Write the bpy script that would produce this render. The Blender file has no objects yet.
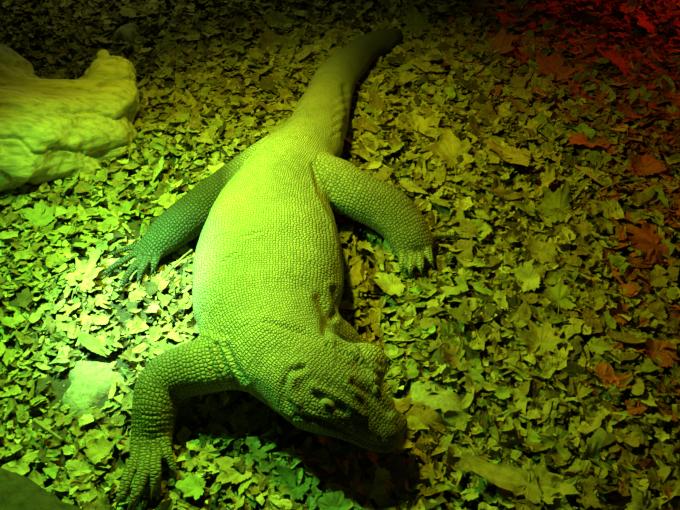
import bpy, math, random
import numpy as np
from mathutils import Vector, Matrix

random.seed(7)
rng = np.random.default_rng(11)
S = bpy.context.scene
COL = S.collection

# ------------------------------------------------------------------ camera
H, PITCH, FPX = 1.5, math.radians(48), 653.0
cp, sp = math.cos(PITCH), math.sin(PITCH)
CAM = np.array([0.0, 0.0, H])
RT = np.array([1.0, 0, 0]); FW = np.array([0, cp, -sp]); UP = np.array([0, sp, cp])


def at(px, py, z=0.0):
    """the place at height z seen at a photograph point (used once, to lay the scene out)"""
    d = FW + RT * ((px - 340) / FPX) + UP * ((255 - py) / FPX)
    k = (z - H) / d[2]
    return CAM + d * k


def m_per_px(px, py, z=0.0):
    return float(np.dot(at(px, py, z) - CAM, FW)) / FPX


def to_photo(p):
    q = np.asarray(p) - CAM
    dep = q @ FW
    return 340 + FPX * (q @ RT) / dep, 255 - FPX * (q @ UP) / dep


cam_d = bpy.data.cameras.new('camera')
cam = bpy.data.objects.new('camera', cam_d)
COL.objects.link(cam)
cam.location = (0, 0, H)
cam.rotation_euler = (math.pi / 2 - PITCH, 0, 0)
cam_d.sensor_width = 36
cam_d.lens = FPX / 680 * 36
cam_d.clip_start = 0.05
S.camera = cam


# ------------------------------------------------------------------ helpers
def tag(o, label=None, cat=None, group=None, kind=None):
    if label: o['label'] = label
    if cat: o['category'] = cat
    if group: o['group'] = group
    if kind: o['kind'] = kind
    return o


def mesh_obj(name, verts, faces, mat, parent=None, smooth=True):
    me = bpy.data.meshes.new(name)
    me.from_pydata([tuple(map(float, v)) for v in verts], [], [tuple(map(int, f)) for f in faces])
    me.update()
    if smooth:
        me.polygons.foreach_set('use_smooth', [True] * len(me.polygons))
    me.materials.append(mat)
    o = bpy.data.objects.new(name, me)
    COL.objects.link(o)
    if parent is not None:
        o.parent = parent
    return o


def noise3(p, scale, seed, octaves=3):
    """cheap smooth noise, a sum of random plane waves"""
    r = np.random.default_rng(seed)
    p = np.asarray(p, dtype=float)
    out = np.zeros(p.shape[:-1])
    amp, f = 1.0, scale
    for _ in range(octaves):
        for _k in range(4):
            d = r.normal(size=3); d /= np.linalg.norm(d)
            out += amp * 0.4 * np.sin(p @ d * f * 6.283 + r.uniform(0, 6.283))
        amp *= 0.5; f *= 2.1
    return out


def catmull(P, n_per):
    P = np.asarray(P, dtype=float)
    Q = np.vstack([2 * P[0] - P[1], P, 2 * P[-1] - P[-2]])
    out = []
    for i in range(1, len(Q) - 2):
        t = np.linspace(0, 1, n_per, endpoint=False)[:, None]
        a, b, c, d = Q[i - 1], Q[i], Q[i + 1], Q[i + 2]
        out.append(0.5 * ((2 * b) + (-a + c) * t + (2 * a - 5 * b + 4 * c - d) * t ** 2 + (-a + 3 * b - 3 * c + d) * t ** 3))
    out.append(P[-1:])
    return np.vstack(out)


def ground_z(x, y):
    x = np.asarray(x, dtype=float); y = np.asarray(y, dtype=float)
    return 0.008 * np.sin(2.3 * x + 1.1 * y) + 0.007 * np.sin(3.7 * y - 1.9 * x + 1.0) + 0.004 * np.sin(9 * x + 7 * y) - 0.008


# ------------------------------------------------------------------ soft solids (distance fields meshed once)
class Chain:
    """a swept body: rows of (x, y, z, half width, half height)"""
    def __init__(self, rows, k=0.02, group=0, spacing=0.22):
        rows = np.asarray(rows, dtype=float)
        fine = catmull(rows, 24)
        seg = np.linalg.norm(np.diff(fine[:, :3], axis=0), axis=1)
        s = np.concatenate([[0], np.cumsum(seg)])
        pos = [0.0]
        while pos[-1] < s[-1]:
            r = min(np.interp(pos[-1], s, fine[:, 3]), np.interp(pos[-1], s, fine[:, 4]))
            pos.append(pos[-1] + max(0.0015, spacing * r))
        pos = np.array(pos[:-1] + [s[-1]])
        self.s = pos
        self.c = np.stack([np.interp(pos, s, fine[:, i]) for i in range(5)], axis=1)
        C = self.c[:, :3]
        t = np.gradient(C, axis=0)
        t /= np.linalg.norm(t, axis=1)[:, None] + 1e-9
        up = np.array([0, 0, 1.0])
        l = np.cross(t, up); l /= np.linalg.norm(l, axis=1)[:, None] + 1e-6
        v = np.cross(l, t)
        self.F = np.stack([l, v, t], axis=1)              # S,3,3
        a, b = self.c[:, 3], self.c[:, 4]
        self.R = np.stack([a, b, np.minimum(a, b)], axis=1)
        self.k, self.group = k, group
        m = self.R.max() + 0.05
        self.lo, self.hi = C.min(0) - m, C.max(0) + m

    def eval(self, P, want=False):
        d = np.full(len(P), 1.0, dtype=np.float32)
        idx = np.zeros(len(P), dtype=int)
        ang = np.zeros(len(P)); off = np.zeros(len(P))
        inside = np.all((P > self.lo) & (P < self.hi), axis=1)
        ids = np.nonzero(inside)[0]
        C = self.c[:, :3].astype(np.float32); F = self.F.astype(np.float32); R = self.R.astype(np.float32)
        step = max(1000, int(3e6 / len(C)))
        FC = np.einsum('sij,sj->si', F, C)
        for i in range(0, len(ids), step):
            j = ids[i:i + step]
            p = P[j].astype(np.float32)
            k0 = 0; k1 = 0; locs = []
            for a in range(3):
                loc = p @ F[:, a, :].T - FC[None, :, a]
                q = loc / R[None, :, a]
                k0 = k0 + q * q
                q = q / R[None, :, a]
                k1 = k1 + q * q
                if want: locs.append(loc)
            k0 = np.sqrt(k0); k1 = np.sqrt(k1) + 1e-6
            e = k0 * (k0 - 1) / k1
            b = np.argmin(e, axis=1)
            r = np.arange(len(j))
            d[j] = e[r, b]
            if want:
                idx[j] = b
                ang[j] = np.arctan2(locs[0][r, b], locs[1][r, b]); off[j] = locs[2][r, b]
        return (d, idx, ang, off) if want else d


def smin(a, b, k):
    h = np.maximum(k - np.abs(a - b), 0) / k
    return np.minimum(a, b) - h * h * k * 0.25


class Solid:
    def __init__(self, chains, cuts=(), floor=None):
        self.chains, self.cuts, self.floor = chains, cuts, floor

    def __call__(self, P):
        groups = {}
        for c in self.chains:                     # chains of one group join first (a foot and its toes)
            d = c.eval(P)
            groups[c.group] = d if c.group not in groups else smin(groups[c.group], d, c.k)
        out = None
        for g in sorted(groups):
            out = groups[g] if out is None else smin(out, groups[g], GROUP_K.get(g, 0.03))
        for c in self.cuts:
            d = c.eval(P)
            out = -smin(-out, d, 0.008)
        if self.floor is not None:
            out = np.maximum(out, self.floor - P[:, 2])
        return out


GROUP_K = {}


def solid_mesh(solid, h):
    lo = np.min([c.lo for c in solid.chains], axis=0); hi = np.max([c.hi for c in solid.chains], axis=0)
    lo[2] = max(lo[2], -0.06)
    n = ((hi - lo) / h).astype(int) + 2
    n = ((n + 3) // 4) * 4 + 1
    nc = (n - 1) // 4
    ax = [lo[i] + (np.arange(nc[i]) + 0.5) * 4 * h for i in range(3)]
    G = np.stack(np.meshgrid(*ax, indexing='ij'), axis=-1).reshape(-1, 3)
    dc = solid(G).reshape(nc)
    near = np.abs(dc) < 4 * h * 1.5
    V = np.empty(n, dtype=np.float32)
    fill = np.where(dc > 0, 1.0, -1.0).astype(np.float32)
    V[:-1, :-1, :-1] = np.repeat(np.repeat(np.repeat(fill, 4, 0), 4, 1), 4, 2)
    V[-1] = 1; V[:, -1] = 1; V[:, :, -1] = 1
    N = np.zeros(n, dtype=bool)
    big = np.repeat(np.repeat(np.repeat(near, 4, 0), 4, 1), 4, 2)
    N[:-1, :-1, :-1] |= big; N[1:, 1:, 1:] |= big
    I = np.argwhere(N)
    V[N] = solid(lo + I * h)
    # surface nets
    inside = V < 0
    c = [inside[i:n[0] - 1 + i, j:n[1] - 1 + j, k:n[2] - 1 + k] for i in (0, 1) for j in (0, 1) for k in (0, 1)]
    cnt = sum(x.astype(np.int8) for x in c)
    act = (cnt > 0) & (cnt < 8)
    A = np.argwhere(act)
    vid = np.full(act.shape, -1, dtype=np.int64); vid[act] = np.arange(len(A))
    acc = np.zeros((len(A), 3)); num = np.zeros(len(A))
    corners = [(i, j, k) for i in (0, 1) for j in (0, 1) for k in (0, 1)]
    val = {q: V[A[:, 0] + q[0], A[:, 1] + q[1], A[:, 2] + q[2]] for q in corners}
    for q in corners:
        for a in range(3):
            if q[a] == 0:
                r = list(q); r[a] = 1; r = tuple(r)
                v0, v1 = val[q], val[r]
                m = (v0 < 0) != (v1 < 0)
                t = np.where(m, v0 / np.where(m, v0 - v1, 1), 0)
                pt = np.tile(np.array(q, float), (len(A), 1)); pt[:, a] = t
                acc += pt * m[:, None]; num += m
    verts = lo + (A + acc / num[:, None]) * h
    faces = []
    for a in range(3):
        b, d = (a + 1) % 3, (a + 2) % 3
        s0 = [slice(None)] * 3; s1 = [slice(None)] * 3
        s0[a] = slice(0, -1); s1[a] = slice(1, None)
        x0, x1 = inside[tuple(s0)], inside[tuple(s1)]
        E = np.argwhere(x0 != x1)
        E = E[(E[:, b] > 0) & (E[:, d] > 0) & (E[:, b] < n[b] - 1) & (E[:, d] < n[d] - 1)]
        sgn = x0[E[:, 0], E[:, 1], E[:, 2]]
        def cell(db, dd):
            q = E.copy(); q[:, b] -= db; q[:, d] -= dd
            return vid[q[:, 0], q[:, 1], q[:, 2]]
        f = np.stack([cell(1, 1), cell(0, 1), cell(0, 0), cell(1, 0)], axis=1)
        f[~sgn] = f[~sgn][:, ::-1]
        faces.append(f)
    faces = np.vstack(faces)
    faces = faces[(faces >= 0).all(1)]
    return verts, faces


def relax(verts, faces, times=2, f=0.5):
    e = np.vstack([faces[:, [i, (i + 1) % 4]] for i in range(4)])
    for _ in range(times):
        acc = np.zeros_like(verts); num = np.zeros(len(verts))
        for i in range(3):
            acc[:, i] = np.bincount(e[:, 0], verts[e[:, 1], i], len(verts)) + np.bincount(e[:, 1], verts[e[:, 0], i], len(verts))
        num = np.bincount(e[:, 0], minlength=len(verts)) + np.bincount(e[:, 1], minlength=len(verts))
        verts = verts + f * (acc / np.maximum(num, 1)[:, None] - verts)
    return verts


def normals(verts, faces):
    a = verts[faces[:, 2]] - verts[faces[:, 0]]; b = verts[faces[:, 3]] - verts[faces[:, 1]]
    fn = np.cross(a, b)
    vn = np.zeros_like(verts)
    for i in range(4):
        for k in range(3):
            vn[:, k] += np.bincount(faces[:, i], fn[:, k], len(verts))
    return vn / (np.linalg.norm(vn, axis=1)[:, None] + 1e-12)


def fast_mesh(name, verts, faces, mat, smooth=True):
    me = bpy.data.meshes.new(name)
    nf, w = faces.shape
    me.vertices.add(len(verts)); me.vertices.foreach_set('co', verts.astype(np.float32).ravel())
    me.loops.add(nf * w); me.loops.foreach_set('vertex_index', faces.astype(np.int32).ravel())
    me.polygons.add(nf)
    me.polygons.foreach_set('loop_start', np.arange(0, nf * w, w, dtype=np.int32))
    me.polygons.foreach_set('use_smooth', np.full(nf, smooth))
    me.update(calc_edges=True)
    me.validate()
    me.materials.append(mat)
    o = bpy.data.objects.new(name, me)
    COL.objects.link(o)
    return o


def seg_dist(px, py, line):
    """distance in the photograph's points from each vertex to a drawn line"""
    best = np.full(len(px), 1e9)
    for (x0, y0), (x1, y1) in zip(line, line[1:]):
        dx, dy = x1 - x0, y1 - y0
        t = np.clip(((px - x0) * dx + (py - y0) * dy) / (dx * dx + dy * dy), 0, 1)
        best = np.minimum(best, np.hypot(px - x0 - t * dx, py - y0 - t * dy))
    return best


# ------------------------------------------------------------------ materials
class NT:
    def __init__(self, name):
        self.m = bpy.data.materials.new(name); self.m.use_nodes = True
        self.t = self.m.node_tree; self.b = self.t.nodes['Principled BSDF']

    def n(self, kind, **kw):
        x = self.t.nodes.new(kind)
        for k, v in kw.items():
            if k in x.inputs.keys(): x.inputs[k].default_value = v
            else: setattr(x, k, v)
        return x

    def l(self, a, b): self.t.links.new(a, b)

    def math(self, op, a, b=0.0, c=None):
        x = self.n('ShaderNodeMath', operation=op)
        for i, v in enumerate([a, b] + ([c] if c is not None else [])):
            if isinstance(v, (int, float)): x.inputs[i].default_value = v
            else: self.l(v, x.inputs[i])
        return x.outputs[0]

    def ramp(self, fac, stops):
        x = self.n('ShaderNodeValToRGB')
        e = x.color_ramp.elements
        while len(e) < len(stops): e.new(0.5)
        for q, (p, c) in zip(e, stops):
            q.position = p; q.color = (*c, 1) if len(c) == 3 else c
        self.l(fac, x.inputs[0])
        return x.outputs[0]

    def mix(self, fac, a, b, blend='MIX'):
        x = self.n('ShaderNodeMix', data_type='RGBA', blend_type=blend)
        for s, v in ((x.inputs[0], fac), (x.inputs[6], a), (x.inputs[7], b)):
            if isinstance(v, (int, float)): s.default_value = v
            elif isinstance(v, tuple): s.default_value = (*v, 1)
            else: self.l(v, s)
        return x.outputs[2]

    def bump(self, h, strength, dist, normal=None):
        x = self.n('ShaderNodeBump', Strength=strength, Distance=dist)
        self.l(h, x.inputs['Height'])
        if normal is not None: self.l(normal, x.inputs['Normal'])
        return x.outputs[0]


def skin_material():
    N = NT('scaly_skin')
    a = N.n('ShaderNodeAttribute', attribute_name='scale_map')
    mp = N.n('ShaderNodeMapping'); mp.inputs['Scale'].default_value = (1, 1, 1)
    N.l(a.outputs['Vector'], mp.inputs['Vector'])
    v = N.n('ShaderNodeTexVoronoi', voronoi_dimensions='2D', feature='F1', Scale=1.0, Randomness=0.6)
    N.l(mp.outputs[0], v.inputs['Vector'])
    e = N.n('ShaderNodeTexVoronoi', voronoi_dimensions='2D', feature='DISTANCE_TO_EDGE', Scale=1.0, Randomness=0.6)
    N.l(mp.outputs[0], e.inputs['Vector'])
    dome = N.math('SUBTRACT', 1.0, v.outputs['Distance'])
    edge = N.math('MINIMUM', N.math('MULTIPLY', e.outputs['Distance'], 4.0), 1.0)
    h = N.math('ADD', N.math('MULTIPLY', dome, 0.6), N.math('MULTIPLY', edge, 0.7))
    co = N.n('ShaderNodeTexCoord')
    n1 = N.n('ShaderNodeTexNoise', Scale=5.0, Detail=5.0, Roughness=0.6)
    N.l(co.outputs['Object'], n1.inputs['Vector'])
    n2 = N.n('ShaderNodeTexNoise', Scale=42.0, Detail=4.0)
    N.l(co.outputs['Object'], n2.inputs['Vector'])
    tone = N.n('ShaderNodeAttribute', attribute_name='skin_tone_shade')
    base = N.ramp(N.math('ADD', N.math('MULTIPLY', n1.outputs[0], 0.6), N.math('MULTIPLY', n2.outputs[0], 0.4)),
                  [(0.3, (0.38, 0.37, 0.25)), (0.5, (0.55, 0.53, 0.36)), (0.72, (0.67, 0.65, 0.44))])
    c = N.mix(edge, (0.10, 0.10, 0.06), base)
    c = N.mix(0.75, base, c)
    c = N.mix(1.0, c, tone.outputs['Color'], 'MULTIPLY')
    N.l(c, N.b.inputs['Base Color'])
    N.b.inputs['Roughness'].default_value = 0.62
    N.b.inputs['Specular IOR Level'].default_value = 0.3
    nb = N.bump(n2.outputs[0], 0.25, 0.006)
    N.l(N.bump(h, 0.75, 0.0042, nb), N.b.inputs['Normal'])
    return N.m


def leaf_material(name='dry_leaf'):
    N = NT(name)
    a = N.n('ShaderNodeAttribute', attribute_name='leaf_tone')
    co = N.n('ShaderNodeTexCoord')
    n = N.n('ShaderNodeTexNoise', Scale=38.0, Detail=6.0, Roughness=0.65)
    N.l(co.outputs['Object'], n.inputs['Vector'])
    mul = N.ramp(n.outputs[0], [(0.3, (0.5, 0.46, 0.42)), (0.55, (1, 1, 1)), (0.75, (1.15, 1.12, 1.1))])
    N.l(N.mix(1.0, a.outputs['Color'], mul, 'MULTIPLY'), N.b.inputs['Base Color'])
    N.b.inputs['Roughness'].default_value = 0.7
    N.b.inputs['Specular IOR Level'].default_value = 0.22
    N.l(N.bump(n.outputs[0], 0.5, 0.006), N.b.inputs['Normal'])
    return N.m


def plain(name, col, rough=0.6, noise=None, bump=0.0, stretch=None, dist=0.004):
    N = NT(name)
    N.b.inputs['Roughness'].default_value = rough
    N.b.inputs['Specular IOR Level'].default_value = 0.25
    if noise is None:
        N.b.inputs['Base Color'].default_value = (*col, 1)
        return N.m
    co = N.n('ShaderNodeTexCoord')
    mp = N.n('ShaderNodeMapping')
    if stretch: mp.inputs['Scale'].default_value = stretch[0]; mp.inputs['Rotation'].default_value = stretch[1]
    N.l(co.outputs['Object'], mp.inputs['Vector'])
    n = N.n('ShaderNodeTexNoise', Scale=noise, Detail=7.0, Roughness=0.62)
    N.l(mp.outputs[0], n.inputs['Vector'])
    d = tuple(c * 0.45 for c in col); u = tuple(min(1, c * 1.35) for c in col)
    N.l(N.ramp(n.outputs[0], [(0.28, d), (0.5, col), (0.72, u)]), N.b.inputs['Base Color'])
    if bump: N.l(N.bump(n.outputs[0], bump, dist), N.b.inputs['Normal'])
    return N.m


M_SKIN = skin_material()
M_LEAF = leaf_material()
M_STEM = plain('leaf_stem', (0.28, 0.20, 0.09), 0.7)
M_SOIL = plain('dark_soil', (0.085, 0.07, 0.038), 0.9, 55.0, 0.9, dist=0.012)
M_CLAW = plain('claw_horn', (0.07, 0.065, 0.04), 0.3)
M_EYE = plain('eye_dark', (0.02, 0.018, 0.012), 0.12)
M_LID = plain('eyelid_skin', (0.26, 0.25, 0.15), 0.6)
M_TWIG = plain('dry_twig', (0.30, 0.24, 0.12), 0.8, 60.0, 0.4)
M_CLOD = plain('sandy_soil', (0.38, 0.34, 0.19), 0.9, 75.0, 0.8, dist=0.006)

# ------------------------------------------------------------------ the lizard
def row(px, py, z, hw, ratio=0.8, hh=None):
    p = at(px, py, z)
    a = hw * m_per_px(px, py, z)
    return (*p, a, hh if hh is not None else a * ratio)


trunk = Chain([
    row(398, 34, 0.020, 5, 1), row(388, 39, 0.032, 10, 1), row(365, 50, 0.045, 14, 1.0), row(338, 76, 0.060, 20, .95), row(325, 107, 0.078, 25, .92),
    row(314, 136, 0.098, 31, .88), row(298, 160, 0.110, 37, .86), row(280, 190, 0.118, 47, hh=.108),
    row(271, 222, 0.122, 63, hh=.118), row(269, 255, 0.125, 73, hh=.124), row(268, 288, 0.125, 75, hh=.126),
    row(268, 318, 0.130, 68, hh=.122), row(277, 344, 0.145, 56, hh=.112), row(296, 366, 0.158, 49, hh=.096),
    row(318, 382, 0.160, 47, hh=.080)], spacing=0.14)
head = Chain([
    row(312, 374, 0.160, 46, hh=.080), row(330, 388, 0.158, 50, hh=.074), row(347, 400, 0.150, 42, hh=.064), row(362, 413, 0.135, 33, hh=.054),
    row(376, 426, 0.118, 26, hh=.045), row(387, 436, 0.106, 19, hh=.037)], k=0.03)


def bead(px, py, z, r, rz=None, k=0.02):
    p = at(px, py, z)
    q = p + np.array([0.004, 0.004, 0])
    rz = rz or r
    return Chain([(*p, r, rz), (*q, r, rz)], k=k)


head_lumps = [bead(308, 392, 0.165, 0.052, 0.05, .02), bead(364, 366, 0.155, 0.055, 0.05, .025),   # jaw muscles
              bead(326, 399, 0.200, 0.024, 0.016, .015), bead(367, 380, 0.188, 0.026, 0.018, .015),   # brows
              bead(343, 385, 0.207, 0.040, 0.018, .03),
              bead(383, 428, 0.134, 0.030, 0.018, .02), bead(398, 424, 0.110, 0.020, 0.016, .02)]


def limb(rows, g, k=0.03):
    GROUP_K[g] = k
    return Chain(rows, k=0.02, group=g)


CLAWS = []


def toe(pts, r0, g, claw=0.030, r1=None):
    P = [at(x, y, z + .010) for x, y, z in pts]
    n = len(P)
    r1 = r1 or r0 * 0.72
    rows = []; r0 *= .9; r1 *= .85
    for i, p in enumerate(P):
        r = r0 + (r1 - r0) * i / (n - 1)
        if i == 1: r *= 1.10
        rows.append((*p, r, r * 0.92))
    d = P[-1] - P[-2]; d[2] *= .25; d /= np.linalg.norm(d)
    CLAWS.append((P[-1] + np.array([0, 0, r1 * .25]), d, r1 * 0.66, claw * 1.4))
    return Chain(rows, k=0.012, group=g)


chains = [trunk, head] + head_lumps
# foreleg splayed out beside the neck
chains += [limb([row(252, 350, .140, 30, .9), row(222, 362, .125, 29, .9), row(190, 370, .105, 27, .95), row(166, 381, .085, 26, .95), row(157, 400, .070, 24, .95),
                 row(154, 420, .050, 22, .85), row(152, 438, .034, 21, .6), row(150, 452, .026, 20, hh=.024)], 1, .035)]
chains += [toe([(140, 446, .030), (133, 462, .030), (126, 482, .026), (121, 497, .016)], .0155, 1),
           toe([(147, 450, .032), (144, 468, .034), (138, 489, .028), (133, 502, .016)], .0160, 1),
           toe([(156, 450, .032), (156, 467, .032), (155, 480, .020), (154, 487, .012)], .0145, 1),
           toe([(164, 442, .030), (168, 453, .028), (172, 463, .016), (174, 468, .011)], .0135, 1, .024)]
# other foreleg, folded beneath the head
chains += [limb([row(300, 338, .135, 27, .9), row(322, 336, .115, 25, .9), row(341, 345, .075, 22, .9), row(347, 362, .052, 19, .9), row(352, 384, .032, 18, .7), row(356, 398, .022, 17, hh=.022)], 2, .03)]
chains += [toe([(350, 398, .022), (350, 412, .024), (350, 425, .010)], .013, 2), toe([(356, 402, .022), (360, 418, .024), (363, 432, .010)], .013, 2),
           toe([(362, 398, .022), (370, 412, .022), (376, 422, .010)], .013, 2), toe([(366, 392, .022), (378, 400, .022), (386, 405, .010)], .012, 2)]
# hind leg with the raised knee, beside the open leaf litter
chains += [limb([row(306, 172, .105, 26, 1), row(330, 183, .115, 27, .95), row(355, 194, .108, 25, .95), row(380, 206, .090, 24, .95), row(398, 220, .070, 24, .9),
                 row(409, 237, .045, 22, .8), row(415, 250, .030, 20, hh=.026)], 3, .022)]
chains += [toe([(404, 254, .026), (402, 263, .022), (402, 269, .010)], .015, 3, .018), toe([(412, 257, .028), (411, 267, .022), (410, 273, .010)], .0155, 3, .018),
           toe([(420, 257, .028), (421, 266, .022), (421, 271, .010)], .0155, 3, .018), toe([(428, 252, .026), (431, 260, .020), (432, 264, .010)], .0145, 3, .018),
           toe([(424, 240, .028), (434, 236, .026), (445, 235, .018), (453, 235, .012)], .0125, 3, .022)]
# hind leg stretched out towards the driftwood
chains += [limb([row(275, 160, .105, 24, 1), row(245, 178, .095, 22, 1), row(218, 196, .082, 21, 1), row(194, 214, .066, 21, .95), row(172, 231, .048, 20, .85),
                 row(155, 245, .034, 17, .75), row(143, 254, .026, 14, hh=.022)], 4, .022)]
chains += [toe([(140, 250, .026), (124, 260, .026), (112, 268, .018), (106, 273, .011)], .0125, 4, .022), toe([(142, 256, .026), (132, 269, .026), (125, 279, .016), (122, 285, .010)], .0125, 4, .022),
           toe([(148, 258, .026), (143, 268, .024), (140, 275, .014), (139, 279, .010)], .012, 4, .022), toe([(158, 256, .024), (155, 263, .022), (153, 270, .012)], .0115, 4, .020),
           toe([(136, 246, .024), (122, 250, .022), (113, 254, .012)], .0115, 4, .02)]

dragon = Solid(chains, floor=-0.004)
V, Fc = solid_mesh(dragon, 0.0042)
V = relax(V, Fc, 2)
Nn = normals(V, Fc)
# folds and creases of the skin
FOLDS = [  # (line, depth, width)
    ([(266, 322), (285, 328), (305, 334), (326, 345)], .0045, 2.6),
    ([(217, 345), (224, 365), (238, 386)], .008, 2.5), ([(226, 345), (234, 363), (246, 380)], .006, 2.2), ([(209, 350), (214, 372), (222, 388)], .005, 2.2),
    ([(304, 368), (291, 372), (285, 385), (286, 400), (294, 411)], .006, 3.2),
    ([(290, 402), (294, 406)], .003, 2.2),
    ([(354, 382), (364, 389), (376, 400), (388, 412)], .008, 3.2),
    ([(313, 386), (330, 393), (348, 402), (362, 416)], -.006, 3.6), ([(316, 397), (328, 405), (344, 411)], .0035, 3.0), ([(294, 379), (291, 391), (297, 403)], -.005, 5.0), ([(352, 352), (368, 360), (380, 374)], -.004, 5.0), ([(360, 350), (372, 360), (382, 366)], .003, 1.8), ([(352, 358), (368, 370), (384, 378)], .003, 1.8),
    ([(296, 416), (318, 420), (338, 428), (356, 439), (374, 447), (388, 448)], .007, 2.2),
    ([(313, 165), (320, 192), (334, 217), (342, 245), (346, 280)], .007, 2.2),
    ([(328, 346), (338, 352), (350, 356)], .006, 2.0), ([(336, 345), (350, 349), (364, 355)], .004, 1.8),
    ([(345, 86), (349, 112), (345, 140)], .006, 3.0),
    ([(240, 398), (262, 411), (290, 420)], .006, 2.5),
    ([(214, 238), (228, 235)], .004, 1.4), ([(222, 262), (236, 253)], .004, 1.4), ([(242, 238), (262, 232)], .003, 1.4),
    ([(318, 300), (326, 315), (326, 332)], .008, 4.5), ([(333, 290), (336, 305), (332, 318)], .008, 3.0),
    ([(297, 138), (306, 137)], .003, 1.2), ([(294, 112), (304, 113)], .003, 1.2)]
for i in range(7):   # creases across the wrist and forearm
    y = 414 + i * 5.5
    FOLDS.append(([(132, y - 2), (150, y + 3), (176, y - 1)], .0016, 1.6))
for i in range(5):   # creases down the flank of the tail base
    y = 100 + i * 9
    FOLDS.append(([(333, y), (341, y - 5), (350, y - 7)], .0018, 1.6))
vx, vy = to_photo(V)
facing = np.clip(-np.einsum('ij,ij->i', Nn, (V - CAM) / np.linalg.norm(V - CAM, axis=1)[:, None]) * 3, 0, 1)
disp = np.zeros(len(V))
for line, dep, w in FOLDS:
    d = seg_dist(vx, vy, line)
    disp -= dep * np.exp(-(d / w) ** 2) * facing
    disp += dep * 0.35 * np.exp(-((d - 2.2 * w) / (1.2 * w)) ** 2) * facing
disp += 0.0022 * noise3(V, 7, 3, 3)
V = V + Nn * disp[:, None]
V = relax(V, Fc, 1, 0.35)
body = fast_mesh('komodo_dragon', V, Fc, M_SKIN)
tag(body, 'large scaly monitor lizard sprawled belly-down on the leaf litter', 'lizard')
# per-vertex map for the scale rows, and skin tone with shade painted in
grp = np.zeros(len(V), dtype=int); bd = np.full(len(V), 9.0); su = np.zeros((len(V), 3))
for ci, c in enumerate(chains):
    d, idx, ang, off = c.eval(V, True)
    m = d < bd
    bd[m] = d[m]; grp[m] = c.group
    r = (c.R[:, 0] + c.R[:, 1])[idx] * 0.5
    if c is trunk: size_s, size_u = 0.0080, 0.0080
    elif ci < 2 + len(head_lumps): size_s, size_u = 0.0082, 0.0082
    elif c.R.max() > 0.03: size_s, size_u = 0.0098, 0.0105
    else: size_s, size_u = 0.0068, 0.018
    rr = 0.14 if c is trunk else (0.10 if ci < 2 else r)
    if ci >= 2 and ci < 2 + len(head_lumps):     # lumps carry on the head's own rows
        d2, idx2, ang2, off2 = head.eval(V, True)
        s_, a_ = head.s[idx2] + off2, ang2; rr = 0.10
    else:
        s_, a_ = c.s[idx] + off, ang
    su[m, 0] = (s_ / size_s)[m] + 31 * min(ci, 2 if ci < 2 + len(head_lumps) else ci)
    su[m, 1] = ((a_ * rr) / size_u)[m]
at_ = body.data.attributes.new('scale_map', 'FLOAT_VECTOR', 'POINT')
at_.data.foreach_set('vector', su.astype(np.float32).ravel())
tone = np.ones((len(V), 4))
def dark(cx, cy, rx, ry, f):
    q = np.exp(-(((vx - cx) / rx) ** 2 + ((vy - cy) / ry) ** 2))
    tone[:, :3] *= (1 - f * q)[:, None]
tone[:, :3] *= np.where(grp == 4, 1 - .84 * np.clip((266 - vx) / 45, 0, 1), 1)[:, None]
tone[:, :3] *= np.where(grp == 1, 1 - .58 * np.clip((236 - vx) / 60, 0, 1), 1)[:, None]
dark(350, 414, 68, 52, .70); dark(395, 440, 20, 20, .3); dark(372, 45, 62, 62, .70)  # shade painted into the skin of head and snout; tail dimmed like fading light
dark(392, 212, 66, 58, .60); dark(340, 290, 34, 80, .35)  # raised hind leg darker; painted shade down the flank turned from the lamps
tone[:, :3] *= (1 + 0.10 * noise3(V, 4, 9, 3))[:, None]
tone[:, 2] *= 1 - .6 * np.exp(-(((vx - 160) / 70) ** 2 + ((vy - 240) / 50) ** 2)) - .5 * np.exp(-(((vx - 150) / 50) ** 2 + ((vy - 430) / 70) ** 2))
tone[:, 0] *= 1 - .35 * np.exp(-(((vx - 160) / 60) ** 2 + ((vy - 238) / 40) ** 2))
ta = body.data.attributes.new('skin_tone_shade', 'FLOAT_COLOR', 'POINT')
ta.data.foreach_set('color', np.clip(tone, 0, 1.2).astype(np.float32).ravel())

# coarse lookup of the dragon's distance, used to keep the leaves out of it
def outside_dragon(P, margin):
    return dragon(np.asarray(P, dtype=float)) > margin


def claw_mesh(p, d, r, length):
    d = np.array(d); side = np.cross(d, [0, 0, 1.0]); side /= np.linalg.norm(side) + 1e-9
    up = np.cross(side, d)
    vs, fs = [], []
    n, m = 9, 10
    p0 = p - d * 0.006
    for i in range(n):
        t = i / (n - 1)
        c = p0 + d * (length * (t - 0.12 * t * t)) + up * (0.30 * length * (t - 1.35 * t * t))
        c[2] = max(c[2], 0.008)
        rr = r * (1 - t) ** 0.75 + 0.0004
        for k in range(m):
            a = 6.2832 * k / m
            vs.append(c + side * math.cos(a) * rr * .85 + up * math.sin(a) * rr * 1.15)
    for i in range(n - 1):
        for k in range(m):
            fs.append((i * m + k, i * m + (k + 1) % m, (i + 1) * m + (k + 1) % m, (i + 1) * m + k))
    fs.append(tuple(range(m))[::-1]); fs.append(tuple((n - 1) * m + k for k in range(m)))
    return vs, fs


for p, d, r, ln in CLAWS:
    vs, fs = claw_mesh(p, d, r, ln)
    mesh_obj('claw', vs, fs, M_CLAW, body)


def ball(c, R, mat, name, parent, axes=None, n=14, m=20):
    vs, fs = [], []
    axes = axes if axes is not None else np.eye(3)
    for i in range(n + 1):
        th = math.pi * i / n
        for k in range(m):
            ph = 6.2832 * k / m
            q = np.array([math.sin(th) * math.cos(ph) * R[0], math.sin(th) * math.sin(ph) * R[1], math.cos(th) * R[2]])
            vs.append(c + q @ axes)
    for i in range(n):
        for k in range(m):
            fs.append((i * m + k, (i + 1) * m + k, (i + 1) * m + (k + 1) % m, i * m + (k + 1) % m))
    return mesh_obj(name, vs, fs, mat, parent)


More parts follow.
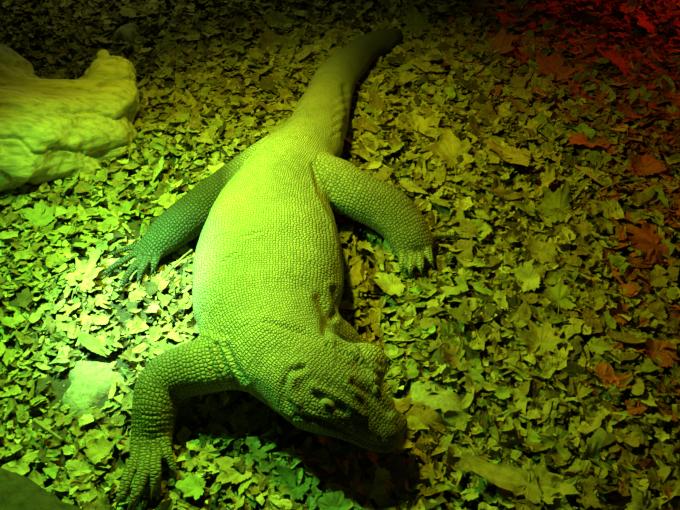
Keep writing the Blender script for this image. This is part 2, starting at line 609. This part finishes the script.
def on_skin(px, py):
    """where the line of sight at a photograph point meets the lizard"""
    o = CAM; d = at(px, py, 0) - CAM; d /= np.linalg.norm(d)
    t = np.linspace(0.9, 2.2, 900)
    P = o + t[:, None] * d
    q = dragon(P)
    i = int(np.argmax(q < 0))
    p = P[i]
    e = 0.003
    g = np.array([dragon(np.array([p + np.eye(3)[k] * e]))[0] - dragon(np.array([p - np.eye(3)[k] * e]))[0] for k in range(3)])
    return p, g / np.linalg.norm(g)


axis = at(388, 436, .11) - at(330, 388, .16); axis /= np.linalg.norm(axis)
for px, py in ((328, 406), (377, 391)):
    p, n_ = on_skin(px, py)
    t_ = axis - n_ * np.dot(axis, n_); t_ /= np.linalg.norm(t_)
    b_ = np.cross(n_, t_)
    lid = ball(p - n_ * 0.007, (0.019, 0.0145, 0.0135), M_LID, 'eyelid', body, np.array([t_, b_, n_]))
    ball(p - n_ * 0.0005, (0.0125, 0.0075, 0.0085), M_EYE, 'eye', body, np.array([t_, b_, n_]))
for px, py in ((379, 437), (396, 424)):
    p, n_ = on_skin(px, py)
    t_ = axis - n_ * np.dot(axis, n_); t_ /= np.linalg.norm(t_); b_ = np.cross(n_, t_)
    ball(p - n_ * 0.002, (0.0075, 0.0045, 0.004), M_EYE, 'nostril', body, np.array([t_, b_, n_]))

# ------------------------------------------------------------------ driftwood
log_chains = [
    Chain([row(-150, 160, .12, 62, .9), row(-70, 148, .13, 60, .9), row(0, 138, .135, 56, .9), row(50, 126, .125, 45, .9), row(84, 116, .115, 35, .9), row(104, 112, .10, 24, .9)], k=.025),
    Chain([row(84, 118, .12, 30, .9), row(106, 98, .15, 27, .95), row(112, 83, .18, 25, 1), row(109, 70, .21, 19, 1), row(104, 58, .24, 9, 1)], k=.025),
    Chain([row(112, 92, .13, 22, .9), row(121, 96, .10, 17, .9), row(118, 110, .07, 16, .9)], k=.03),
    Chain([row(88, 118, .09, 32, .9), row(106, 130, .06, 26, .9), row(112, 146, .03, 18, hh=.045)], k=.03),
    Chain([row(30, 140, .10, 36, .9), row(65, 150, .05, 30, .9), row(92, 160, .01, 18, hh=.03)], k=.03),
    Chain([row(-90, 66, .22, 36, .9), row(-30, 66, .22, 30, .9), row(0, 78, .20, 32, .9), row(24, 92, .17, 22, .9)], k=.02)]
log = Solid(log_chains, floor=-0.02)
LV, LF = solid_mesh(log, 0.0075)
LV = relax(LV, LF, 2)
LN = normals(LV, LF)
la = at(110, 118, .12) - at(-60, 138, .14); la /= np.linalg.norm(la)
lc = LV - at(0, 128, .15)
along = lc @ la
perp = lc - along[:, None] * la
warp = np.stack([along * 0.9, perp[:, 1] * 9 + 0.6 * np.sin(along * 6), perp[:, 2] * 9], axis=1)
gr = noise3(warp, 1.0, 21, 3)
LV = LV + LN * (0.010 * gr - 0.012 * np.maximum(0, np.sin(warp[:, 1] * 5 + warp[:, 2] * 4 + 1.5 * gr)) ** 6 + 0.006 * noise3(LV, 4, 33, 3))[:, None]
M_LOG = plain('weathered_wood', (0.55, 0.47, 0.25), 0.75, 30.0, 1.0, ((0.2, 2.2, 2.2), (0, 0, -math.atan2(la[1], la[0]))), dist=0.006)
drift = fast_mesh('driftwood_log', LV, LF, M_LOG)
tag(drift, 'pale weathered driftwood log with a pointed knob at its end', 'log')

# dark bark in the near corner
bark_chains = [Chain([row(-170, 500, .05, 64, .9), row(-80, 518, .06, 64, .9), row(0, 546, .06, 64, .9), row(60, 580, .05, 58, .9), row(120, 625, .03, 48, .9)], k=.03)]
bark = Solid(bark_chains, floor=-0.02)
BV, BF = solid_mesh(bark, 0.009)
BN = normals(BV, BF)
BV = BV + BN * (0.006 * noise3(BV, 6, 5, 3) + 0.004 * noise3(BV, 18, 6, 2))[:, None]
M_BARK = plain('dark_bark', (0.055, 0.05, 0.025), 0.9, 45.0, 0.9, dist=0.01)
bk = fast_mesh('bark_log', BV, BF, M_BARK)
tag(bk, 'dark rounded bark log in the near corner below the splayed forefoot', 'log')

# ------------------------------------------------------------------ ground
gx = np.linspace(-3.6, 3.6, 145); gy = np.linspace(-0.4, 5.2, 113)
GX, GY = np.meshgrid(gx, gy, indexing='ij')
GZ = ground_z(GX, GY) - 0.006
GV = np.stack([GX, GY, GZ], axis=-1).reshape(-1, 3)
i, j = np.meshgrid(np.arange(144), np.arange(112), indexing='ij')
q = (i * 113 + j).ravel()
GF = np.stack([q, q + 113, q + 114, q + 1], axis=1)
g = fast_mesh('ground', GV, GF, M_SOIL)
tag(g, kind='structure')


# flattened clods of bare sandy soil
def clod(px, py, rx, ry, hgt, label, seed, name='soil_clod'):
    c = at(px, py, 0); mp = m_per_px(px, py)
    el = 1 / math.sin(math.atan2(H, c[1]))
    RX, RY = rx * mp, ry * mp * el
    vs, fs = [], []
    nr, m = 12, 40
    for i in range(nr + 1):
        t = i / nr
        for k in range(m):
            a = 6.2832 * k / m
            w = 1 + 0.16 * math.sin(3 * a + seed) + 0.10 * math.sin(5 * a + 2 * seed) + 0.05 * math.sin(9 * a + seed)
            x, y = c[0] + math.cos(a) * RX * t * w, c[1] + math.sin(a) * RY * t * w
            z = float(ground_z(x, y)) - 0.01 + (hgt + 0.01) * (1 - t ** 3.2) + 0.004 * math.sin(60 * x + seed) * math.sin(53 * y) * (1 - t)
            vs.append((x, y, z))
    for i in range(nr):
        for k in range(m):
            fs.append((i * m + k, (i + 1) * m + k, (i + 1) * m + (k + 1) % m, i * m + (k + 1) % m))
    o = mesh_obj(name, vs, fs, M_CLOD)
    tag(o, label, 'soil clod')
    return (c[0], c[1], RX, RY)


CLODS = [clod(88, 380, 28, 30, .022, 'low sandy clod of bare soil beside the splayed foreleg', 1.0),
         clod(432, 406, 34, 28, .020, 'flat crumbly soil patch bare of leaves in front of the snout', 2.3),
         clod(128, 37, 14, 9, .05, 'small pale stone-like lump on the dark litter behind the driftwood', 4.1)]


def on_clod(x, y, f=0.85):
    return any(((x - c[0]) / c[2]) ** 2 + ((y - c[1]) / c[3]) ** 2 < f for c in CLODS)


# ------------------------------------------------------------------ leaves
TONES = {'yellow': (0.47, 0.39, 0.14), 'olive': (0.35, 0.35, 0.11), 'pale': (0.60, 0.54, 0.26), 'brown': (0.29, 0.20, 0.075), 'rust': (0.46, 0.12, 0.03),
         'dark': (0.12, 0.095, 0.045), 'green': (0.38, 0.45, 0.14)}


def radial(kind, th, r):
    """outline of a leaf: distance from its middle for each angle (tip at +y)"""
    if kind == 'maple':
        tips = [(90, 1.0), (38, .92), (142, .92), (-14, .66), (194, .66)]
        out = np.full(len(th), 0.46)
        for a, L in tips:
            d = np.abs((np.degrees(th) - a + 180) % 360 - 180)
            L = L * r.uniform(.85, 1.1)
            w = 30 * r.uniform(.85, 1.15)
            out = np.maximum(out, L * (1 - d / w * 0.44) * (d < 2 * w) + 0 * d)
        d = np.abs((np.degrees(th) + 90 + 180) % 360 - 180)
        out = np.where(d < 40, np.minimum(out, .30 + d / 40 * .2), out)
        out = out + 0.06 * np.sign(np.sin(th * 17 + r.uniform(0, 6))) * out
    elif kind == 'oval':
        x, y = np.cos(th), np.sin(th)
        out = 1 / np.sqrt((x / .46) ** 2 + (y / 0.95) ** 2)
        out *= 1 + 0.10 * np.abs(y) ** 8
    elif kind == 'long':
        x, y = np.cos(th), np.sin(th)
        out = 1 / np.sqrt((x / .27) ** 2 + (y / 1.0) ** 2)
        out *= 1 + 0.16 * np.sin(th * 3 + r.uniform(0, 6)) + 0.08 * np.sin(th * 7 + r.uniform(0, 6)) + 0.10 * np.sin(th * 12 + r.uniform(0, 6)) + 0.08 * np.sin(th * 19 + r.uniform(0, 6))
    else:  # torn: a broken-off corner with straight tears
        k = r.integers(3, 6)
        a = np.sort((np.arange(k) + r.uniform(-.28, .28, k)) * 2 * np.pi / k + r.uniform(0, 6.28))
        L = r.uniform(.62, 1.0, k)
        P = np.stack([np.cos(a) * L, np.sin(a) * L], 1)
        out = np.full(len(th), 9.0)
        for p, q in zip(P, np.roll(P, -1, 0)):
            n = np.array([q[1] - p[1], p[0] - q[0]]); n /= np.linalg.norm(n) + 1e-9
            c = p @ n
            den = np.cos(th) * n[0] + np.sin(th) * n[1]
            out = np.where(den * np.sign(c) > 1e-3, np.minimum(out, c / np.where(np.abs(den) < 1e-3, 1e-3, den)), out)
        out = np.clip(out, .18, 1.15) * (1 + 0.04 * np.sin(th * 9 + r.uniform(0, 6)) + 0.06 * np.sin(th * 17 + r.uniform(0, 6)))
    return out


def blade(kind, size, r, m, rings, curl, cuts=2):
    th = np.arange(m) * 2 * np.pi / m + np.pi / 2
    R = radial(kind, th, r)
    for _ in range(int(r.integers(0, cuts + 1))):       # straight tears that broke pieces off
        f = r.uniform(0, 6.28); c = r.uniform(.3, .75)
        k = np.cos(th - f)
        R = np.where(k > .05, np.minimum(R, c / np.maximum(k, .05) * (1 + .06 * np.sin(th * 23 + f))), R)
    vs = [np.zeros((1, 3))]
    for t in rings:
        vs.append(np.stack([np.cos(th) * R * t, np.sin(th) * R * t, np.zeros(m)], 1))
    P = np.vstack(vs)
    a = r.uniform(0, 6.28)
    u = P[:, 0] * np.cos(a) + P[:, 1] * np.sin(a); w = -P[:, 0] * np.sin(a) + P[:, 1] * np.cos(a)
    z = curl * (r.uniform(.25, .75) * u * u + r.uniform(-.35, .35) * w * w) + curl * .16 * np.sin(P[:, 0] * 4.2 + r.uniform(0, 6)) * np.cos(P[:, 1] * 3.8 + r.uniform(0, 6))
    z += 0.06 * np.abs(P[:, 0]) * r.uniform(0, 2)                              # folded along the midrib
    if kind == 'maple':
        for k, ang in enumerate((90, 38, 142)):
            ca, sa = math.cos(math.radians(ang)), math.sin(math.radians(ang))
            dl = np.abs(P[:, 0] * sa - P[:, 1] * ca)
            z -= 0.035 * np.exp(-(dl / .07) ** 2) * (P[:, 0] * ca + P[:, 1] * sa > 0)
    P[:, 2] = z + r.normal(0, .022, len(P)) * (curl + .3)
    P[1:, :2] *= 1 + r.normal(0, .035, (len(P) - 1, 1))
    return P * size


def ring_faces(m, nr):
    tri = [(0, 1 + k, 1 + (k + 1) % m) for k in range(m)]
    quads = []
    for i in range(nr - 1):
        for k in range(m):
            a = 1 + i * m
            quads.append((a + k, a + m + k, a + m + (k + 1) % m, a + (k + 1) % m))
    return tri, quads


def euler(rx, ry, rz):
    return np.array(Matrix.Rotation(rz, 3, 'Z') @ Matrix.Rotation(ry, 3, 'Y') @ Matrix.Rotation(rx, 3, 'X'))


# --- the mass of small broken leaves under and between the big ones: nobody could count it
LM = 22
tri, quads = ring_faces(LM, 2)
TF = np.array(tri + [(a, b, c) for a, b, c, d in quads] + [(a, c, d) for a, b, c, d in quads])
protos = []
for k in range(120):
    kind = ['torn', 'torn', 'torn', 'torn', 'long', 'torn', 'maple', 'torn', 'torn', 'oval'][k % 10]
    b_ = blade(kind, 1.0, rng, LM, (0.55, 1.0), 0.6)
    b_[:, 0] *= rng.uniform(.5, 1.0)
    protos.append(b_)
protos = np.array(protos)
NL = 60000
yy = 0.30 + 3.9 * rng.random(NL) ** 1.0
half = 0.56 * np.sqrt(yy ** 2 + H ** 2) + 0.55
xx = rng.uniform(-1, 1, NL) * half
keep = rng.random(NL) < half / half.max() * 1.0 + 0.25
lay = rng.random(NL)
zz = ground_z(xx, yy) + 0.002 + 0.024 * lay
sz = 0.008 + 0.046 * rng.random(NL) ** 1.9
sz *= np.where(yy > 1.9, 1.25, 1.0) * (.82 + .18 * np.clip((xx + .35) / .4, 0, 1))
C = np.stack([xx, yy, zz], 1)
keep &= dragon(C) > 0.006
dd = dragon(C)
zz = np.where(dd < .045, ground_z(xx, yy) + .002 + .007 * lay, zz); C[:, 2] = zz
keep &= log(C) > 0.0
keep &= bark(C) > 0.0
keep &= np.array([not on_clod(x, y, 1.0) or random.random() < .12 for x, y in zip(xx, yy)])
xx, yy, zz, sz, C = xx[keep], yy[keep], zz[keep], sz[keep], C[keep]
NL = len(xx)


def place_tone(px, py, r):
    """mix of leaf tones found in each part of the enclosure"""
    redness = np.clip((px - 570) / 90, 0, 1) * np.clip(1.25 - py / 420, .12, 1) + np.clip((px - 420) / 160, 0, 1) * np.clip(1.2 - py / 110, 0, 1)
    redness = min(1, redness)
    u = r.random()
    if u < 0.7 * redness: return 'rust'
    names = ['yellow', 'olive', 'pale', 'brown', 'dark', 'green']
    w = np.array([.46, .18, .08, .20 + .15 * redness + .10 * np.clip((px - 350) / 250, 0, 1), .07, .01]); w /= w.sum()
    return names[int(np.searchsorted(np.cumsum(w), r.random()))]


verts = np.empty((NL, protos.shape[1], 3)); cols = np.empty((NL, 4))
lpx, lpy = to_photo(C)
for k in range(NL):
    rm = euler(rng.normal(0, .30), rng.normal(0, .30), rng.uniform(0, 6.28))
    verts[k] = protos[rng.integers(len(protos))] @ rm.T * sz[k] + C[k]
    c = np.array(TONES[place_tone(lpx[k], lpy[k], rng)]) * rng.uniform(.65, 1.1)
    cols[k, :3] = c; cols[k, 3] = 1
flat = verts.reshape(-1, 3)
flat[:, 2] = np.maximum(flat[:, 2], ground_z(flat[:, 0], flat[:, 1]) - 0.004)
faces = (TF[None] + (np.arange(NL) * protos.shape[1])[:, None, None]).reshape(-1, 3)
litter = fast_mesh('leaf_litter', flat, faces, M_LEAF, smooth=False)
ca = litter.data.attributes.new('leaf_tone', 'FLOAT_COLOR', 'POINT')
ca.data.foreach_set('color', np.repeat(cols, protos.shape[1], axis=0).astype(np.float32).ravel())
tag(litter, 'deep litter of small broken dry leaves covering the ground', 'leaf litter', kind='stuff')

# --- the larger leaves, one by one
BM = 54
RINGS = (0.3, 0.6, 0.85, 1.0)
btri, bquads = ring_faces(BM, len(RINGS))
BFACES = btri + bquads
NAMED = [  # photo place, width in photo points, outline, tone, tilt, spin
    (416, 24, 34, 'maple', 'olive', (-.6, 0.1), 0.3), (655, 245, 66, 'maple', 'rust', (-.25, .1), .8), (542, 342, 50, 'maple', 'yellow', (-.2, .05), .4),
    (485, 288, 19, 'oval', 'green', (-.3, 0), 1.2), (589, 458, 50, 'long', 'pale', (-.75, .1), -.35), (528, 486, 104, 'long', 'yellow', (-.1, .1), 1.45),
    (455, 356, 40, 'torn', 'brown', (-.4, .2), 1.2), (657, 352, 46, 'torn', 'rust', (-.2, .1), .4), (512, 152, 52, 'maple', 'yellow', (-.3, 0), 2.4),
    (452, 160, 48, 'maple', 'yellow', (-.4, .1), .2), (425, 133, 38, 'maple', 'yellow', (-.3, .1), -.6), (560, 208, 46, 'maple', 'olive', (-.3, -.1), .6),
    (393, 284, 42, 'maple', 'yellow', (-.2, .1), 1.8), (440, 290, 52, 'long', 'olive', (-.1, .1), 1.5), (95, 346, 32, 'oval', 'olive', (-.5, .3), 1.3),
    (76, 466, 36, 'torn', 'pale', (-.3, .1), .2), (62, 350, 22, 'torn', 'pale', (-.3, .2), 0.5), (40, 218, 36, 'maple', 'olive', (-.3, 0), .2),
    (84, 280, 48, 'maple', 'yellow', (-.3, -.1), -.5), (182, 118, 20, 'torn', 'green', (-.6, .2), .4), (205, 140, 22, 'torn', 'yellow', (-.4, .2), .7),
    (240, 468, 44, 'maple', 'yellow', (-.2, .1), 2.2), (298, 486, 40, 'maple', 'olive', (-.2, .1), .9), (215, 430, 34, 'torn', 'yellow', (-.2, .1), .1),
    (590, 318, 44, 'torn', 'brown', (-.2, .1), .9), (490, 115, 34, 'torn', 'brown', (-.4, .1), .4), (622, 66, 48, 'maple', 'rust', (-.35, .1), 1.2),
    (648, 24, 48, 'torn', 'rust', (-.3, .1), .7), (552, 72, 50, 'maple', 'rust', (-.3, .1), -.4), (588, 140, 42, 'maple', 'rust', (-.2, .1), 2.0),
    (438, 486, 40, 'torn', 'green', (-.2, .1), .4), (470, 462, 34, 'torn', 'yellow', (-.3, .1), 1.1), (560, 300, 40, 'maple', 'olive', (-.2, .1), -.3),
    (620, 258, 26, 'torn', 'green', (-.2, .1), 0.4), (150, 286, 24, 'oval', 'dark', (-.4, .3), .6), (98, 450, 32, 'torn', 'yellow', (-.2, .1), .9),
    (196, 486, 34, 'maple', 'green', (-.2, .1), 1.5), (270, 44, 30, 'torn', 'brown', (-.5, .1), .3), (170, 42, 30, 'torn', 'olive', (-.5, 0), .4), (280, 22, 34, 'torn', 'olive', (-.5, 0), 1.0),
    (590, 170, 44, 'long', 'pale', (-.2, .2), .9), (546, 180, 34, 'long', 'yellow', (-.2, .2), -.6), (540, 250, 40, 'torn', 'yellow', (-.2, .1), .5), (645, 165, 44, 'torn', 'rust', (-.2, .1), .2)]

TWIG_AT = [[(77, 217), (60, 247)], [(36, 285), (76, 268)], [(34, 420), (62, 440)], [(192, 250), (164, 278)], [(600, 190), (642, 180)], [(640, 318), (676, 330)], [(468, 440), (482, 470)]]
spots = []      # px, py, width, kind, tone, tilt, spin
for n_ in NAMED: spots.append(n_)
tries = 0
while len(spots) < 300 and tries < 60000:
    tries += 1
    px, py = random.uniform(-4, 684), random.uniform(6, 512)
    w = random.choice([20, 22, 24, 26, 28, 30, 34, 38, 44])
    if py < 120: w *= .85
    if px < 300: w *= .74
    md = 0.62 * w
    if any((px - s[0]) ** 2 + ((py - s[1]) * 1.25) ** 2 < (md * .9 + 0.36 * min(s[2], 60)) ** 2 for s in spots): continue
    p = at(px, py, .02); rad = 0.5 * w * m_per_px(px, py)
    ringp = np.array([[p[0] + math.cos(a) * rad * f, p[1] + math.sin(a) * rad * f, zq] for a in np.linspace(0, 6.28, 10) for f in (0, .6, 1) for zq in (.02, .05)])
    if not outside_dragon(ringp, 0.012).all(): continue
    if (log(ringp) < 0.004).any() or (bark(ringp) < 0.004).any() or on_clod(p[0], p[1], 2.2): continue
    if any(seg_dist(np.array([px]), np.array([py]), t_)[0] < .6 * w for t_ in TWIG_AT): continue
    # behind the dragon or log as seen in the photograph: nothing of it would show
    ray = CAM + np.linspace(.5, .985, 60)[:, None] * (p + np.array([0, 0, .02]) - CAM)
    if (dragon(ray) < 0).any() or (log(ray) < 0).any() or (bark(ray) < 0).any(): continue
    kind = random.choices(['torn', 'maple', 'oval', 'long'], [.52, .30, .06, .12])[0]
    if w < 24 and kind == 'maple': kind = 'torn'
    spots.append((px, py, w, kind, place_tone(px, py, rng), (random.gauss(-.12, .28), random.gauss(0, .28)), random.uniform(-3.1, 3.1)))

LEAVES = []
for si, (px, py, w, kind, tone_name, (rx, ry), rz) in enumerate(spots):
    p = at(px, py, .025)
    size = 0.55 * w * m_per_px(px, py)
    if kind == 'maple': size *= 1.12
    if kind == 'long': size *= 1.0
    P = blade(kind, size, rng, BM, RINGS, random.uniform(.2, .75), 0 if si < 13 else 2)
    rm = euler(-rx, ry, rz)
    Q = P @ rm.T
    base = float(ground_z(p[0], p[1]))
    low = Q[:, 2].min()
    z0 = base + 0.014 + random.uniform(0, .012) - low * 0.65
    Qw = Q + np.array([p[0], p[1], z0])
    lim = ground_z(Qw[:, 0], Qw[:, 1]) + 0.003
    Q[:, 2] = np.where(Qw[:, 2] < lim, lim - z0, Q[:, 2])
    o = mesh_obj('dry_leaf', Q, BFACES, M_LEAF)
    o.location = (p[0], p[1], z0)
    c = np.array(TONES[tone_name]) * random.uniform(.85, 1.15)
    cc = np.ones((len(Q), 4)); cc[:, :3] = np.clip(c, 0, 1)
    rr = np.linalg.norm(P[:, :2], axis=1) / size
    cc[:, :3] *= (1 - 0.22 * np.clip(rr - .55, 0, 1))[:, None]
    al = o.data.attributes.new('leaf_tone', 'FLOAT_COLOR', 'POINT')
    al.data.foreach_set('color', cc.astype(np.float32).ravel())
    if w >= 32 and kind in ('maple', 'oval'):          # its stalk
        vs, fs = [], []
        L = size * random.uniform(.5, .8); bend = random.uniform(-.3, .3)
        for i_ in range(7):
            t = i_ / 6
            c0 = np.array([bend * L * t * t, -size * .26 - L * t, 0.002 + 0.08 * L * math.sin(3 * t)])
            rr_ = size * .022 * (1.25 - .5 * t)
            for k in range(6):
                a = 6.2832 * k / 6
                vs.append(rm @ (c0 + np.array([math.cos(a) * rr_, 0, math.sin(a) * rr_])))
        for v_ in vs:
            x_, y_ = p[0] + v_[0], p[1] + v_[1]
            v_[2] = max(v_[2], float(ground_z(x_, y_)) + .004 - z0)
        for i_ in range(6):
            for k in range(6):
                fs.append((i_ * 6 + k, i_ * 6 + (k + 1) % 6, i_ * 6 + 6 + (k + 1) % 6, i_ * 6 + 6 + k))
        mesh_obj('leaf_stem', vs, fs, M_STEM, o)
    LEAVES.append((o, px, py, w, kind, tone_name, rx, ry))

# labels: look first, then where it lies among things one can find
MARKS = [('the snout', 398, 445), ('the splayed forefoot', 145, 470), ('the bent elbow', 150, 375), ('the raised hindfoot', 418, 258), ('the outstretched hindfoot', 120, 275),
         ('the tail end', 398, 40), ('the tail base', 350, 120), ('the driftwood knob', 125, 70), ('the driftwood underside', 60, 195), ('the bark log', 60, 490),
         ('the sandy clod', 90, 382), ('the bare soil', 432, 406), ('the biggest rust leaf', 655, 245), ('the big yellow leaf', 542, 342),
         ('the longest leaf', 525, 488), ('the upright leaf', 589, 458), ('the red-lit corner', 670, 10), ('the belly flank', 355, 300), ('the pale lump', 128, 37),
         ('the top edge', 280, 5), ('the dim corner', 672, 500), ('the red-lit maple leaf', 600, 110), ('the chin shadow', 310, 465)]
TONE_W = {'yellow': 'yellow-tan', 'olive': 'olive', 'pale': 'straw-pale', 'brown': 'brown', 'rust': 'rust-red', 'dark': 'dark', 'green': 'greenish'}
KIND_W = {'maple': 'lobed leaf', 'oval': 'oval leaf', 'long': 'narrow strip', 'torn': 'torn piece'}
ORD = ['first', 'second', 'third', 'fourth', 'fifth', 'sixth', 'seventh', 'eighth']
FIXED = {0: 'broad olive lobed leaf propped upright at the tail end', 1: 'biggest rust-red maple leaf, lying flat at the side of the litter', 2: 'big flat yellow maple leaf in the open litter beyond the bare soil patch',
         3: 'small bright green oval leaf standing out among yellow leaves', 4: 'narrow pale leaf standing upright near the dim near corner', 5: 'longest torn yellow-tan leaf strip, lying along the near edge'}
cells = {}
for k, (o, px, py, w, kind, tn, rx, ry) in enumerate(LEAVES):
    if k in FIXED:
        tag(o, FIXED[k], 'leaf', 'larger dry leaves on the ground'); continue
    ds = sorted((math.hypot(px - a, py - b), n_) for n_, a, b in MARKS)
    size_w = 'large ' if w >= 40 else ('small ' if w <= 24 else '')
    cells.setdefault((size_w, tn, kind, ds[0][1], ds[1][1]), []).append((ds[0][0], k))
for (sw, tn, kind, a, b), lst in cells.items():
    lst.sort()
    for r_, (_, k) in enumerate(lst):
        o = LEAVES[k][0]
        tag(o, f'{sw}{TONE_W[tn]} {KIND_W[kind]} {ORD[r_]} out from {a} toward {b}', 'leaf', 'larger dry leaves on the ground')


# ------------------------------------------------------------------ twigs
def twig(pts, r, label):
    P = catmull(np.array([at(x, y, z) for x, y, z in pts]), 8)
    vs, fs = [], []
    for i_ in range(len(P)):
        t = P[min(i_ + 1, len(P) - 1)] - P[max(i_ - 1, 0)]; t /= np.linalg.norm(t)
        s_ = np.cross(t, [0, 0, 1.0]); s_ /= np.linalg.norm(s_); u_ = np.cross(s_, t)
        rr_ = r * (1.1 - .5 * i_ / len(P)) * (1 + .12 * math.sin(i_ * 2.1))
        for k in range(7):
            a = 6.2832 * k / 7
            vs.append(P[i_] + s_ * math.cos(a) * rr_ + u_ * math.sin(a) * rr_)
    for i_ in range(len(P) - 1):
        for k in range(7):
            fs.append((i_ * 7 + k, i_ * 7 + (k + 1) % 7, i_ * 7 + 7 + (k + 1) % 7, i_ * 7 + 7 + k))
    fs.append(tuple(range(7))[::-1]); fs.append(tuple(len(vs) - 7 + k for k in range(7)))
    return tag(mesh_obj('twig', vs, fs, M_TWIG), label, 'twig', 'dry twigs on the litter')


twig([(77, 217, .04), (72, 226, .05), (66, 236, .04), (60, 247, .03)], .0022, 'thin straw-like twig lying below the driftwood log')
twig([(36, 285, .04), (55, 276, .045), (76, 268, .035)], .0024, 'thin twig pointing at the dark outstretched hind foot')
twig([(34, 420, .035), (48, 430, .04), (62, 440, .03)], .005, 'thick short twig between the sandy clod and the bark log')
twig([(192, 250, .03), (182, 258, .04), (172, 268, .045), (164, 278, .03)], .0035, 'short twig between the outstretched hind foot and the belly')
twig([(600, 190, .04), (620, 182, .05), (642, 180, .035)], .003, 'thin twig lying beyond the big rust maple leaf')
twig([(640, 318, .035), (655, 312, .05), (668, 322, .04), (676, 330, .03)], .0018, 'thin curved stalk beside the rust leaf piece at the edge')
twig([(468, 440, .035), (476, 452, .045), (482, 470, .03)], .0022, 'thin twig between the bare soil patch and the near edge')

# ------------------------------------------------------------------ lights
def spot(name, loc, target, power, col, angle, blend, radius):
    d = bpy.data.lights.new(name, 'SPOT')
    d.energy, d.color, d.spot_size, d.spot_blend, d.shadow_soft_size = power, col, math.radians(angle), blend, radius
    o = bpy.data.objects.new(name, d); COL.objects.link(o)
    o.location = loc
    o.rotation_euler = (Vector(target) - Vector(loc)).to_track_quat('-Z', 'Y').to_euler()
    return o


c0 = at(215, 270, 0)
spot('yellow_green_lamp', at(245, 185, 0) + np.array([0, 0, 1.3]), at(300, 270, 0), 80, (0.82, 1.0, 0.015), 122, 1.0, .05)
spot('green_lamp', at(95, 245, 0) + np.array([0, 0, 1.1]), at(150, 310, 0), 125, (0.20, 1.0, 0.08), 96, 1.0, .04)
spot('green_lamp_core', at(70, 250, 0) + np.array([0, 0, 1.1]), at(150, 308, 0), 250, (0.33, 1.0, 0.40), 36, 1.0, .04)
spot('red_lamp', at(710, -40, 0) + np.array([.1, .3, 1.1]), at(690, 70, 0), 50, (1.0, 0.03, 0.015), 64, 1.0, .05)
spot('dim_far_fill', at(150, -60, 0) + np.array([0, 0, 1.3]), at(150, 20, 0), 13, (0.85, 1.0, 0.22), 112, 1.0, .1)  # added fill that lifts the dark far ground, not a lamp of the enclosure

w = bpy.data.worlds.new('world'); S.world = w; w.use_nodes = True
w.node_tree.nodes['Background'].inputs[0].default_value = (0.35, 0.5, 0.12, 1)
w.node_tree.nodes['Background'].inputs[1].default_value = 0.03
S.view_settings.view_transform = 'Standard'
S.view_settings.look = 'None'
